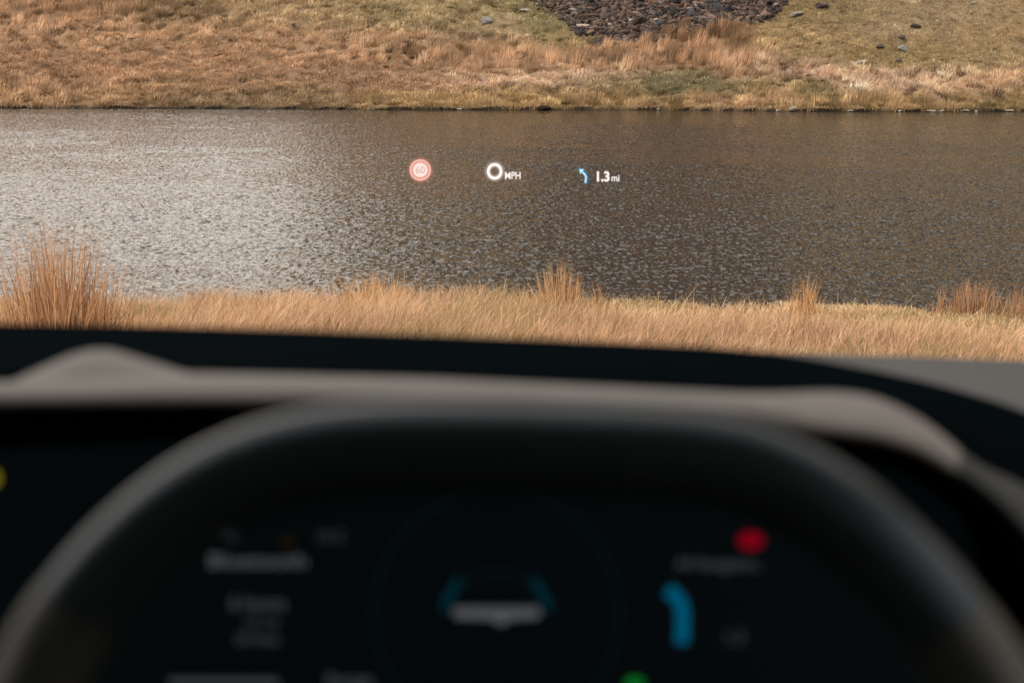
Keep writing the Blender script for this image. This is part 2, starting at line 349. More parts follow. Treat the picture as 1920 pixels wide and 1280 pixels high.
rush_clump(1050, 14.2, 0.24, .86, 330, 'upright orange tuft in the middle of the near bank below the turn arrow', col=(.54, .33, .17), r=.25, thick=.007)
rush_clump(1125, 14.6, .12, .52, 60, 'thin sparse tuft just right of the upright orange tuft', col=(.52, .29, .14), r=.2, thick=.006)
rush_clump(1512, 14.0, .14, .72, 170, 'lone spiky tuft with a pale seed stem standing on the short pale turf', col=(.6, .35, .16), r=.2, thick=.007)
rush_clump(1762, 14.9, .05, .42, 40, 'narrow brown tuft just left of the wide brown rush patch', col=(.45, .25, .13), r=.12, thick=.006)
rush_clump(1830, 14.8, .26, .52, 340, 'wide brown rush patch at the water edge near the right end', col=(.43, .25, .14), r=.2, thick=.007)
rush_clump(1912, 14.5, .18, .46, 180, 'short reddish rushes cut by the right edge of the picture', col=(.44, .26, .145), r=.2, thick=.007)
rush_clump(440, 14.6, .30, .50, 110, 'sparse thin stems between the tallest clump and the straw coloured tuft', col=(.5, .29, .15), r=.3, thick=.005)

# --- far hillside tussocks
def far_tussocks():
    parts = []
    sp = .56
    gx, gy = np.meshgrid(np.arange(-33, 33, sp), np.arange(60.2, 84, sp * .95))
    x = gx.ravel() + rng.uniform(-.5, .5, gx.size) * sp; y = gy.ravel() + rng.uniform(-.5, .5, gx.size) * sp
    k = (y - far_edge(x) > .03); x, y = x[k], y[k]; z = hill_z(x, y)
    px, py = project(x, y, z); k = (px > -160) & (px < 2080) & (py > -50) & (~(in_scree(px, py + 4 + 16 * (fbm(x * 2, y * 2, 81, 2) - .5))) | (rng.random(len(px)) < .05))
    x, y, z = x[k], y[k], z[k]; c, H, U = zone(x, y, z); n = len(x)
    big = rng.uniform(.55, 1.5, n); keep = rng.random(n) < .93
    kind = rng.random(n); pale = kind < .28; low = kind > .74
    big = np.where(pale, big * 1.15 + .1, np.where(low, big * .55, big)); c = np.where(pale[:, None], c * np.array((1.28, 1.30, 1.35)), np.where(low[:, None], c * np.array((.62, .60, .55)), c))
    tone = np.clip(.45 + 1.0 * fbm(x * 1.1, y * 1.1, 83, 3) + rng.normal(0, .2, n), .25, 1.6)
    holes = fbm(x * .8, y * 1.6, 85, 3) < .33; tone = np.where(holes, tone * .6, tone)
    nb = 90
    idx = np.repeat(np.arange(n)[keep], nb); m = len(idx)
    r = (.05 + .29 * big[idx]) * np.sqrt(rng.random(m)) * (1 - .35 * U[idx]); a = rng.uniform(0, 2 * np.pi, m)
    bx = x[idx] + np.cos(a) * r; by = y[idx] + np.sin(a) * r
    h = H[idx] * big[idx] * rng.uniform(.7, 1.3, m) * np.maximum(.25, 1.3 - 1.0 * (r / .5)) + .03
    out = (.05 + .30 * rng.random(m)) * (1 - .75 * U[idx]) * np.minimum(1.6, H[idx] / .25)
    lean = np.stack([np.cos(a) * out + .10 * H[idx] / .3 * rng.uniform(.3, 1.3, m), np.sin(a) * out], 1)
    curl = np.clip(.62 * (1 - U[idx]) + rng.uniform(-.15, .2, m), .02, .85)
    cc = c[idx] * tone[idx][:, None] * rng.uniform(.62, 1.38, (m, 1)) * (1 + (rng.random((m, 1)) - .5) * np.array([[.05, .15, .3]]))
    odd = rng.random(m) < .07; cc[odd] *= np.array((.45, .5, .5))
    base = np.stack([bx, by, hill_z(bx, by) - .02], 1)
    main = blades(base, h, rng.uniform(.014, .03, m), lean, curl, np.clip(cc, 0, .92), 2)
    q = 260000; fx = rng.uniform(-33, 33, q); fy = 60.2 + 18 * rng.random(q); k = fy - far_edge(fx) > .02; fx, fy = fx[k], fy[k]; fz = hill_z(fx, fy)
    px, py = project(fx, fy, fz); k = (px > -100) & (px < 2020) & (py > -30) & ~in_scree(px, py + 10); fx, fy, fz = fx[k], fy[k], fz[k]; q = len(fx)
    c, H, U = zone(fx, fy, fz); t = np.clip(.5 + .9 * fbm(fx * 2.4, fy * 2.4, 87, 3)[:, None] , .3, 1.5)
    c = np.clip(c * t * rng.uniform(.5, 1.35, (q, 1)), 0, .9); a = rng.uniform(0, 6.28, q)
    fill = blades(np.stack([fx, fy, fz - .01], 1), rng.uniform(.06, .17, q), rng.uniform(.014, .03, q), np.stack([np.cos(a), np.sin(a)], 1) * rng.uniform(.02, .14, (q, 1)), rng.uniform(.1, .6, q), c, 2)
    return cat_blades([main, fill])
V, F, Cc = far_tussocks()
tag(link_mesh('tussock_grass', V, F, M_GRASS, cols=Cc), 'rusty gold tussock grass covering the hillside across the water', 'grass', kind='stuff')

# --- slate scree and single rocks
def rock_mesh(sx, sy, sz, seed, flat=.5, sub=2):
    bm = bmesh.new(); bmesh.ops.create_icosphere(bm, subdivisions=sub, radius=1)
    g = np.random.default_rng(seed)
    cuts = [Vector(g.normal(0, 1, 3)).normalized() for _ in range(9)]; ds = g.uniform(.45, .8, 9)
    for v in bm.verts:
        for cdir, dd in zip(cuts, ds):
            q = v.co.dot(cdir)
            if q > dd: v.co -= cdir * (q - dd)
        v.co += Vector(g.normal(0, .03, 3)); v.co = Vector((v.co.x * sx, v.co.y * sy, v.co.z * sz))
    return bm
M_SLATE = col_mat('slate', 0.0)
def scree():
    n = 15000; Vs, Fs, Cs = [], [], []; vo = 0; lo = 0
    px = rng.uniform(980, 1490, n); py = rng.uniform(-60, 90, n)
    k = in_scree(px, py + rng.normal(0, 5, n)); px, py = px[k], py[k]
    box = np.array([(-1, -1, -1), (1, -1, -1), (1, 1, -1), (-1, 1, -1), (-1, -1, 1), (1, -1, 1), (1, 1, 1), (-1, 1, 1)], float)
    bf = np.array([(0, 3, 2, 1), (4, 5, 6, 7), (0, 1, 5, 4), (1, 2, 6, 5), (2, 3, 7, 6), (3, 0, 4, 7)])
    for a, b in zip(px, py):
        p = hit_hill_fast(a, b)
        s = rng.uniform(.036, .088) * (1 + 1.1 * (rng.random() < .10))
        q = (box + rng.uniform(-.35, .35, box.shape)) * np.array([s * rng.uniform(1.2, 3.0), s, s * rng.uniform(.12, .3)])
        rx, ry, rz = rng.normal(-.35, .4), rng.normal(0, .35), rng.uniform(0, 6.28)
        Mx = np.array(Matrix.Rotation(rx, 3, 'X') @ Matrix.Rotation(ry, 3, 'Y') @ Matrix.Rotation(rz, 3, 'Z'))
        Vs.append(q @ Mx.T + p + np.array([0, 0, s * rng.uniform(0, .5)])); Fs.append(bf + vo); vo += 8
        t = rng.random(); c = np.array((.115, .09, .08)) if t < .5 else (np.array((.17, .115, .09)) if t < .78 else np.array((.06, .062, .068)))
        if t > .965: c = np.array((.36, .31, .27))
        Cs.append(np.repeat([c * rng.uniform(.55, 1.5)], 8, 0))
    return np.concatenate(Vs), np.concatenate(Fs), np.concatenate(Cs)
_T = np.linspace(60, 100, 260)
def hit_hill_fast(px, py):
    d = FW + np.array([1., 0, 0]) * (px - 960) / FPX + UPV * (640 - py) / FPX
    q = C0[None] + _T[:, None] * d[None]; h = hill_z(q[:, 0], q[:, 1]); k = int(np.argmax(q[:, 2] < h)); k = max(k, 1)
    a, b = q[k - 1], q[k]; fa, fb = a[2] - h[k - 1], b[2] - h[k]; t = fa / (fa - fb) if fa != fb else .5
    return a + (b - a) * t
V, F, Cc = scree()
tag(link_mesh('scree', V, F, M_SLATE, cols=Cc), 'dark slate scree spilling down the far hillside', 'scree', kind='stuff')

M_PALE = mat('pale_rock', (.30, .27, .23), .9, .2, noise=.45, nscale=9); M_DK = mat('dark_rock', (.07, .055, .05), .9, .2, noise=.5, nscale=8)
M_GREYR = mat('grey_rock', (.22, .21, .20), .9, .2, noise=.45, nscale=8); M_PEAT = mat('peat', (.018, .013, .010), .95, .1, noise=.5, nscale=6)
def rock(px, py, w_px, h_px, m, label, cat='rock', name='rock', group='rocks on the far hillside', sink=.25, tilt=0, shore=False):
    p = hit_hill(px, py) ; s = p[1] / FPX
    k_ = .75 if shore else .82
    bm = rock_mesh(k_ * w_px * s * .58, k_ * w_px * s * .45, k_ * h_px * s * .62, int(px * 7 + py))
    me = bpy.data.meshes.new(name); bm.to_mesh(me); bm.free(); me.materials.append(m)
    o = bpy.data.objects.new(name, me); COL.objects.link(o)
    if shore: p[1] = float(far_edge(p[0])) - .12; p[2] = WATER + .01
    o.location = p + np.array([0, 0, h_px * s * .5 * (1 - 2 * sink) + .0 * (not shore)]); o.rotation_euler = (0, R(tilt), rng.uniform(-.4, .4))
    return tag(o, label, cat, group)
rock(911, 46, 30, 17, M_GREYR, 'rounded pale grey boulder lying alone in green turf left of the scree', sink=.1)
rock(551, 53, 12, 9, M_DK, 'small black stone in the straw tussocks of the upper left hillside', sink=0)
rock(984, 22, 22, 8, M_PALE, 'small pale slab in green moss at the left tip of the scree')
rock(1612, 122, 32, 10, M_PALE, 'long whitish slab above the pale tussocks, brightest rock on the hillside', sink=0, tilt=-8)
rock(1716, 54, 26, 13, M_DK, 'dark reddish stone, uppermost of the rocks in the right turf', sink=.1)
rock(1692, 97, 26, 13, M_GREYR, 'grey slate slab sloping down right in the middle of the right turf', sink=.1, tilt=22)
rock(1652, 91, 22, 10, M_DK, 'dark low stone immediately left of the sloping grey slate slab')
rock(1690, 73, 18, 9, M_DK, 'dark jagged stone just above the sloping grey slate slab', tilt=-15)
rock(1686, 118, 18, 9, M_DK, 'brown stone just below the sloping grey slate slab')
rock(1757, 41, 12, 5, M_PALE, 'tiny white stone right of the dark reddish stone')
rock(1825, 8, 16, 7, M_GREYR, 'grey stone at the top edge of the right turf')
rock(1450, 15, 26, 7, M_PALE, 'pale slab leaning up right at the upper right edge of the scree', tilt=-30, sink=0)
rock(1496, 30, 36, 10, M_GREYR, 'bluish flat slab right of the leaning pale slab', sink=.2, tilt=-10)
rock(1430, 38, 22, 10, M_DK, 'black slab leaning at the right corner of the scree', tilt=-32, sink=0)
rock(1540, 15, 30, 14, M_DK, 'large dark slab in the turf furthest right of the scree', sink=.2)
rock(1483, 199, 22, 9, M_PALE, 'pale tilted rock standing at the far waterline under a small grass tuft', sink=0, tilt=-14, shore=True)
SH = 'flat stones along the far waterline'
for px, wpx, lb in ((1457, 9, 'small flat stone in the far waterline left of the pale tilted rock'), (1592, 16, 'flat brown stone at the far waterline below the green moss'),
                    (1684, 10, 'short upright pale stone at the far waterline left of the long pale row'), (1742, 26, 'longest flat pale stone, first of the row at the far waterline on the right'),
                    (1763, 13, 'second flat pale stone of the row at the far waterline'), (1808, 26, 'thin flat pale stone in the middle of the row at the far waterline'),
                    (1828, 7, 'tiny pale stone ending the middle of the row at the far waterline'), (1891, 24, 'flat grey stone at the far waterline nearest the right edge'),
                    (1233, 11, 'small flat stone at the far waterline below the orange grass'), (862, 14, 'thin pale stone at the far waterline left of the peat clod'),
                    (692, 12, 'thin flat stone at the far waterline in the left half')):
    rock(px, 205, wpx, 4.5, M_PALE, lb, group=SH, sink=.2, shore=True, name='waterline_stone', cat='stone')
for px, wpx, hpx, lb in ((1020, 40, 9, 'black peat clod undercut at the far waterline in the middle'), (640, 20, 6, 'low black peat lump at the far waterline in the left half')):
    rock(px, 199, wpx, hpx, M_PEAT, lb, cat='peat clod', name='peat_clod', group='peat clods at the far waterline', sink=.1, shore=True)

# ------------------------------------------------------------------ the car
M_BLACK = mat('black_dash_plastic', (.0018, .0036, .0048), .75, .02)
M_BLACK.node_tree.nodes['Principled BSDF'].inputs['IOR'].default_value = 1.07
M_DECK = mat('grey_dash_deck', (.068, .071, .073), .7, .15, noise=.05, nscale=30)
M_TRIM = mat('beige_soft_trim', (.215, .209, .202), .85, .15, noise=.06, nscale=60, bump=.2, bscale=900)
M_LEATHER = mat('black_leather', (.015, .020, .023), .31, .55)
M_LEATHER.node_tree.nodes['Principled BSDF'].inputs['Specular Tint'].default_value = (.60, .78, 1, 1)
M_GRIP = mat('perforated_leather', (.026, .030, .024), .36, .5)
M_SCREEN = mat('screen_glass', (.0016, .003, .004), .35, .10)
for q_, v_ in (('Emission Color', (.40, .8, 1, 1)), ('Emission Strength', .0014)): M_SCREEN.node_tree.nodes['Principled BSDF'].inputs[q_].default_value = v_
M_PAINT = mat('dark_blue_grey_paint', (.04, .05, .06), .25, .5, coat=.8)
M_BLOCKER = mat('light_block_panel', (.004, .004, .005), .15, .3); M_LINER = mat('headliner', (.025, .025, .025), .95, .1); M_RUB = mat('tyre_rubber', (.015, .015, .015), .8, .3); M_ALLOY = mat('alloy', (.5, .5, .5), .3, .5, metal=1)
car = tag(empty('car', (-.31, 0, 0)), 'dark interior of a parked car seen from the driver seat, lit dashboard facing the lake', 'car')
def part(o):   # parent with world position kept
    o.parent = car; o.matrix_parent_inverse = Matrix.Translation((.31, 0, 0)); return o
def rail(pts, xs):
    a = np.array(pts, float); return np.interp(xs, a[:, 0], a[:, 1])
def smooth1(v, k=5):
    p = np.pad(v, k, mode='edge'); return np.convolve(p, np.ones(2 * k + 1) / (2 * k + 1), 'valid')
def loft(name, rails, m, parent=None, smooth=True):
    """rails: list of (n,3) arrays; skins neighbours"""
    n = len(rails[0]); V = np.concatenate(rails); F = []
    for r in range(len(rails) - 1):
        for i in range(n - 1): F.append((r * n + i, r * n + i + 1, (r + 1) * n + i + 1, (r + 1) * n + i))
    o = link_mesh(name, V, F, m, smooth=smooth); part(o); return o
XS = np.linspace(-4500, 2500, 281)   # stations across the dash
def PR(xs, ys, ds): return np.array([P(a, b, c) for a, b, c in zip(xs, ys, np.broadcast_to(ds, xs.shape))])
crest = smooth1(rail([(-4500, 540), (-1700, 575), (-200, 602), (0, 606), (300, 611), (600, 620), (900, 631), (1200, 643), (1340, 650), (1430, 658), (1500, 667), (1600, 686), (1700, 706), (1800, 731), (1920, 768), (2100, 850), (2500, 1050)], XS), 2)
s_up = smooth1(rail([(-1700, 700), (-60, 714), (20, 716), (60, 716), (100, 711), (350, 699), (500, 702), (800, 709), (1100, 723), (1400, 737), (1480, 736), (1570, 733), (1640, 742), (1700, 768), (1760, 806), (1800, 842), (1820, 866), (1860, 882), (1920, 908), (2000, 960), (2500, 1400)], XS), 1)
s_lo = smooth1(rail([(-1700, 740), (0, 745), (300, 742), (600, 742), (1000, 748), (1300, 762), (1420, 774), (1520, 794), (1640, 808), (1720, 830), (1800, 876), (1860, 918), (1920, 975), (2000, 1080), (2500, 1700)], XS), 1)
cr = PR(XS, crest, 1.0); su = PR(XS, s_up, .78); sl = PR(XS, s_lo, .70)
mid = cr * .5 + su * .5; mid[:, 2] -= .012
dash = loft('dashboard', [su + np.array([0, -.012, -.035]), su + np.array([0, .006, -.004]), mid, cr + np.array([0, -.012, -.0015]), cr, cr + np.array([0, .008, -.008]), cr + np.array([0, .012, -.12])], M_BLACK)
M_TRIM_SHADE = mat('shaded_soft_trim', (.042, .048, .052), .8, .2)  # same trim, colour darkened for the end that turns away from the light
sl_all, su_all = sl, su
trim_i = int(np.searchsorted(XS, 1815))
sl, su = sl_all[trim_i - 1:], su_all[trim_i - 1:]
trim_end = loft('dash_trim_end', [sl + np.array([0, .06, -.012]), sl + np.array([0, .006, -.006]), sl + np.array([0, 0, -.002]), sl + np.array([0, .004, .001]), su * .5 + sl * .5 + np.array([0, 0, .002]), su, su + np.array([0, .004, -.01])], M_TRIM_SHADE)
trim_end.parent = dash; trim_end.matrix_parent_inverse = Matrix.Identity(4)
sl, su = sl_all[:trim_i], su_all[:trim_i]
trim = loft('dash_trim', [sl + np.array([0, .06, -.012]), sl + np.array([0, .006, -.006]), sl + np.array([0, 0, -.002]), sl + np.array([0, .004, .001]), su * .5 + sl * .5 + np.array([0, 0, .002]), su, su + np.array([0, .004, -.01])], M_TRIM)
trim.parent = dash; trim.matrix_parent_inverse = Matrix.Identity(4)
sl, su = sl_all, su_all
hx = np.linspace(20, 380, 37)
hu = smooth1(rail([(20, 718), (45, 704), (90, 684), (130, 666), (165, 656), (205, 654), (240, 664), (290, 680), (340, 696), (380, 704)], hx), 1)
ha = PR(hx, np.full_like(hx, 722.), .765); hb = PR(hx, hu, .80)
hump = loft('trim_hump', [ha, ha * .5 + hb * .5 + np.array([0, 0, .001]), hb, hb + np.array([0, .02, -.03])], M_TRIM)
hump.parent = dash; hump.matrix_parent_inverse = Matrix.Identity(4)
# deck behind the dark cowl, running to the windscreen foot
dx = np.linspace(-3300, 2500, 150)
dk = rail([(-1700, 640), (900, 650), (1300, 655), (1400, 659), (1500, 663), (1700, 668), (1920, 676), (2500, 690)], dx)
d2 = PR(dx, dk, 1.36); d1 = d2.copy(); d1[:, 1] = .92; d1[:, 0] *= .75; d1[:, 2] -= .012
deck = loft('dashboard_deck', [d1, d1 * .5 + d2 * .5, d2, d2 + np.array([0, .02, -.012]), d2 + np.array([0, .03, -.3])], M_DECK)
deck.parent = dash; deck.matrix_parent_inverse = Matrix.Identity(4)
# underside of the hood and dark binnacle behind the screen
bk = sl + np.array([0, .055, -.012]); lo = bk.copy(); lo[:, 1] = .86; lo[:, 2] = .35
binn = loft('binnacle', [sl + np.array([0, .004, -.008]), bk, np.stack([sl[:, 0], np.full(len(sl), .90), np.minimum(sl[:, 2], 1.03) - .02], 1), lo], M_BLACK)
binn.parent = dash; binn.matrix_parent_inverse = Matrix.Identity(4)

# steering wheel
wheel = part(empty('steering_wheel')); 
OUT = [(-40, 1290), (0, 1205), (60, 1112), (150, 1005), (250, 912), (350, 843), (450, 797), (550, 769), (650, 755), (800, 750), (950, 752), (1100, 756), (1250, 762), (1370, 774), (1450, 796), (1550, 845), (1650, 912), (1750, 1005), (1850, 1122), (1920, 1220), (1975, 1320)]
TILT = R(24)
wc = P(958, 640, .5); top_pt = P(958, 751, .50)
ax_up = np.array([0, math.sin(TILT), math.cos(TILT)]); nrm = np.array([0, -math.cos(TILT), math.sin(TILT)])
def on_wheel(px, py):   # ray against the wheel plane, in plane coordinates (x, down from top)
    d = P(px, py, 1.) - C0; t = np.dot(top_pt - C0, nrm) / np.dot(d, nrm); q = C0 + d * t - top_pt
    return q[0], -np.dot(q, ax_up)
op = np.array([on_wheel(*p) for p in OUT]); Wb = .372
# close the shape below the frame: sides run down and round off to a flattened bottom
xl, xr = op[0, 0], op[-1, 0]; yl = op[0, 1]
cx = (xl + xr) / 2; hwid = (xr - xl) / 2 + .012; depth = .352
pts = [tuple(p) for p in op]
for a in np.linspace(8, 172, 15):
    ca, sa = math.cos(R(a)), math.sin(R(a)); y0 = yl + .045
    pts.append((cx + hwid * (abs(ca) ** .75) * (1 if ca > 0 else -1), y0 + (depth - y0) * sa ** .8))
pts = np.array(pts)
def resample(p, n):
    q = np.vstack([p, p[:1]]); s = np.r_[0, np.cumsum(np.hypot(*np.diff(q, axis=0).T))]; t = np.linspace(0, s[-1], n, endpoint=False)
    return np.stack([np.interp(t, s, q[:, 0]), np.interp(t, s, q[:, 1])], 1)
cl = resample(pts, 240)
for _ in range(10): cl = (np.roll(cl, 1, 0) + cl * 2 + np.roll(cl, -1, 0)) / 4
tg = np.roll(cl, -1, 0) - np.roll(cl, 1, 0); tg /= np.linalg.norm(tg, axis=1)[:, None]; inn = np.stack([-tg[:, 1], tg[:, 0]], 1)
RW, RT = .0165, .0145
if np.dot(inn[0], np.array([cx, .18]) - cl[0]) < 0: inn = -inn
cen = cl + inn * RW
def rim_section(i0, i1, grow=1.0):
    V, F = [], []; K = 20; idx = np.arange(i0, i1)
    for i in idx:
        c = cen[i % 240]; n2 = inn[i % 240]
        c3 = top_pt + np.array([1., 0, 0]) * c[0] - ax_up * c[1]; n3 = np.array([1., 0, 0]) * n2[0] - ax_up * n2[1]
        for k in range(K):
            a = 2 * math.pi * k / K
            V.append(c3 + grow * (n3 * RW * math.cos(a) + nrm * RT * math.sin(a)))
    for r in range(len(idx) - 1):
        for k in range(K): F.append((r * K + k, r * K + (k + 1) % K, (r + 1) * K + (k + 1) % K, (r + 1) * K + k))
    return V, F
wl = on_wheel(110, 1130); wr = on_wheel(1835, 1120)
il = int(np.argmin(np.hypot(*(cl - np.array(wl)).T))); ir = int(np.argmin(np.hypot(*(cl - np.array(wr)).T)))
V, F = rim_section(il - 2, ir + 3); rim = link_mesh('rim', V, F, M_LEATHER, wheel, True)
# seams at both ends of the upper rim, then grips and lower arc
V, F = rim_section(ir, il + 241, 1.02); grip = link_mesh('grip', V, F, M_GRIP, wheel, True)
hubc = top_pt - ax_up * .185 - nrm * .035
bm = bmesh.new(); bmesh.ops.create_cone(bm, cap_ends=True, segments=40, radius1=.07, radius2=.055, depth=.045)
bmesh.ops.bevel(bm, geom=[e for e in bm.edges if e.calc_face_angle(0) > .8], offset=.008, segments=3, affect='EDGES')
rot = Vector(nrm).to_track_quat('Z', 'Y').to_matrix().to_4x4(); bm.transform(Matrix.Translation(hubc) @ rot)
me = bpy.data.meshes.new('hub'); bm.to_mesh(me); bm.free(); me.materials.append(M_BLACK); o = bpy.data.objects.new('hub', me); COL.objects.link(o); o.parent = wheel
def bar(name, a, b, w1, t1, m, parent):
    a, b = Vector(a), Vector(b); q = (b - a).to_track_quat('X', 'Z').to_matrix().to_4x4()
    bm = bmesh.new(); bmesh.ops.create_cube(bm, size=1); bm.transform(Matrix.Diagonal((*((b - a).length, w1, t1), 1)))
    bmesh.ops.bevel(bm, geom=bm.edges[:], offset=min(w1, t1) * .3, segments=3, affect='EDGES'); bm.transform(Matrix.Translation((a + b) / 2) @ q)
    me = bpy.data.meshes.new(name); bm.to_mesh(me); bm.free(); me.materials.append(m); o = bpy.data.objects.new(name, me); COL.objects.link(o); o.parent = parent; return o
for s in (-1, 1): bar('spoke', hubc + np.array([s * .05, 0, 0]), top_pt - ax_up * .19 + np.array([s * .178, 0, 0]), .045, .016, M_BLACK, wheel)
bar('spoke', hubc - ax_up * .05, top_pt - ax_up * .335, .03, .016, M_BLACK, wheel)
bar('steering_column', hubc - nrm * .02, hubc - nrm * .30 , .07, .07, M_BLACK, wheel)

# instrument display
DS = .80; px_m = DS / FPX
disp = part(empty('instrument_display'))
quad = [P(-420, 752, DS), P(1560, 752, DS), P(1760, 860, DS), P(1830, 1040, DS), P(1830, 1480, DS), P(-420, 1480, DS)]
vv = quad + [q + np.array([0, .012, -.003]) for q in quad]
link_mesh('screen', vv, [(5, 4, 3, 2, 1, 0), (6, 7, 8, 9, 10, 11)] + [(i, (i + 1) % 6, (i + 1) % 6 + 6, i + 6) for i in range(6)], M_SCREEN, disp)
rotm = Matrix(((1, 0, 0), (0, UPV[1], -FW[1]), (0, UPV[2], -FW[2])))   # text facing the driver: x right, y up, z towards the eye
def text(name, body, px, py, h_px, d, m, parent, bold=0, xs=1., align='CENTER', space=1.):
    cu = bpy.data.curves.new(name, 'FONT'); cu.body = body; cu.align_x = align; cu.align_y = 'CENTER'
    s = h_px * d / FPX / .73; cu.size = 1; cu.offset = bold; cu.space_character = space; cu.resolution_u = 5
    tmp = bpy.data.objects.new(name, cu); COL.objects.link(tmp); bpy.context.view_layer.update()
    me = bpy.data.meshes.new_from_object(tmp.evaluated_get(bpy.context.evaluated_depsgraph_get()))
    bpy.data.objects.remove(tmp); me.name = name; me.materials.clear(); me.materials.append(m)
    me.transform(Matrix.Translation(P(px, py, d)) @ rotm.to_4x4() @ Matrix.Diagonal((xs * s, s, s, 1)))
    o = bpy.data.objects.new(name, me); COL.objects.link(o); o.parent = parent; return o
def flat(name, pts, d, m, parent, faces=None):
    return link_mesh(name, [P(a, b, d) for a, b in pts], faces or [tuple(range(len(pts)))], m, parent)
def disc(name, px, py, rx, ry, d, m, parent, inner=0, n=48):
    o_ = [(px + rx * math.cos(t), py + ry * math.sin(t)) for t in np.linspace(0, 2 * math.pi, n, endpoint=False)]
    if not inner: return flat(name, o_, d, m, parent)
    i_ = [(px + inner * rx * math.cos(t), py + inner * ry * math.sin(t)) for t in np.linspace(0, 2 * math.pi, n, endpoint=False)]
    return flat(name, o_ + i_, d, m, parent, [(k, (k + 1) % n, n + (k + 1) % n, n + k) for k in range(n)])
def stroke(pts, wd):
    p = np.array(pts, float); t = np.gradient(p, axis=0); t /= np.linalg.norm(t, axis=1)[:, None]; n = np.stack([-t[:, 1], t[:, 0]], 1)
    if np.ndim(wd) == 0: wd = np.full(len(p), wd)
    a = p + n * wd[:, None] / 2; b = p - n * wd[:, None] / 2; return [tuple(v) for v in a] + [tuple(v) for v in b[::-1]]
DI = DS - .002
E_TXT = emit('display_white', (.85, .9, .95), 0.0608); E_DIM = emit('display_grey', (.7, .85, .9), 0.033); E_RED = emit('display_red', (.75, .0, .03), 0.1500)
E_BLUE = emit('display_blue', (.0, .22, .42), 0.2216); E_TEAL = emit('display_teal', (.0, .16, .24), 0.071); E_GRN = emit('display_green', (.01, .45, .05), 0.2002)
E_CARW = emit('display_silver', (.75, .8, .85), 0.0570); E_AMB = emit('display_amber', (.8, .4, .05), 0.0077); E_YEL = emit('display_yellow', (.85, .65, .02), 0.1498)
text('status_text', '11:42', 415, 1006, 20, DI, E_DIM, disp); text('status_text', '12 C', 620, 1006, 20, DI, E_DIM, disp)
disc('amber_icon', 540, 1016, 14, 10, DI, E_AMB, disp)
text('media_title', 'Bluetooth', 483, 1052, 26, DI, E_TXT, disp, 0, 1.3)
text('media_line', '6 hours', 483, 1131, 26, DI, E_DIM, disp, .02, .95); text('media_line', '10:14', 488, 1168, 20, DI, E_DIM, disp, .0, 1.1); text('media_line', '24 mins', 482, 1198, 20, DI, E_DIM, disp, .01, .95)
flat('progress_bar', [(318, 1272), (520, 1272), (524, 1284), (318, 1284)], DI, E_DIM, disp); text('status_text', 'Range', 655, 1275, 22, DI, E_DIM, disp, .02, 1.2)
text('navigation_title', 'A4 Navigation...', 1350, 1057, 22, DI, E_DIM, disp, .012, .85)
disc('red_symbol', 1408, 1013, 23, 16, DI, E_RED, disp)
arr = [(1278, 1206), (1280, 1180), (1280, 1140), (1276, 1128), (1264, 1114), (1252, 1104)]
flat('turn_arrow', stroke(arr, 24), DI, E_BLUE, disp); text('distance_text', '1.3', 1377, 1195, 26, DI, E_DIM, disp, .0, .9)
disc('green_symbol', 1190, 1280, 17, 11, DI, E_GRN, disp)
disc('yellow_symbol', -13, 896, 13, 16, DI, E_YEL, disp)
ci = empty('car_symbol', (0, 0, 0), disp)
flat('rear_light_bar', [(852, 1138), (1010, 1138), (1014, 1146), (1008, 1158), (960, 1160), (940, 1172), (920, 1160), (856, 1158), (848, 1146)][::-1], DI, E_CARW, ci)
E_ROOF = emit('display_outline', (.10, .22, .26), .02)
disc('dial_outline', 931, 1150, 232, 232, DI, emit('display_faint', (.3, .8, .9), .006), disp, .985, 96)
flat('roof_outline', stroke([(872, 1100), (886, 1082), (904, 1075), (931, 1073), (958, 1075), (976, 1082), (990, 1100)], 6), DI, E_ROOF, ci)
for s in (-1, 1): flat('lane_mark', [(931 + s * 104, 1152), (931 + s * 88, 1138), (931 + s * 64, 1086), (931 + s * 74, 1080), (931 + s * 100, 1120)], DI, E_TEAL, ci)

# body shell: bonnet, doors, pillars, roof, glass house openings, rear
def box(name, c, s, m, bev=.02, parent=None, rot=None):
    bm = bmesh.new(); bmesh.ops.create_cube(bm, size=1); bm.transform(Matrix.Diagonal((*s, 1)))
    if bev: bmesh.ops.bevel(bm, geom=bm.edges[:], offset=bev, segments=3, affect='EDGES')
    if rot: bm.transform(rot)
    bm.transform(Matrix.Translation(c)); me = bpy.data.meshes.new(name); bm.to_mesh(me); bm.free(); me.materials.append(m)
    o = bpy.data.objects.new(name, me); COL.objects.link(o); part(o); return o
CX = -.31
xs9 = np.linspace(-.90, .90, 19)
def bon(y, z, k): return np.array([(CX + x * k, y - .10 * (x / .9) ** 2, z - .05 * (abs(x) / .9) ** 3) for x in xs9])
loft('bonnet', [bon(1.50, .86, 1), bon(1.8, .82, 1), bon(2.1, .75, .99), bon(2.3, .67, .97), bon(2.42, .55, .94)], M_PAINT)
box('bumper', (CX, 2.28, .38), (1.74, .22, .34), M_PAINT, .07)
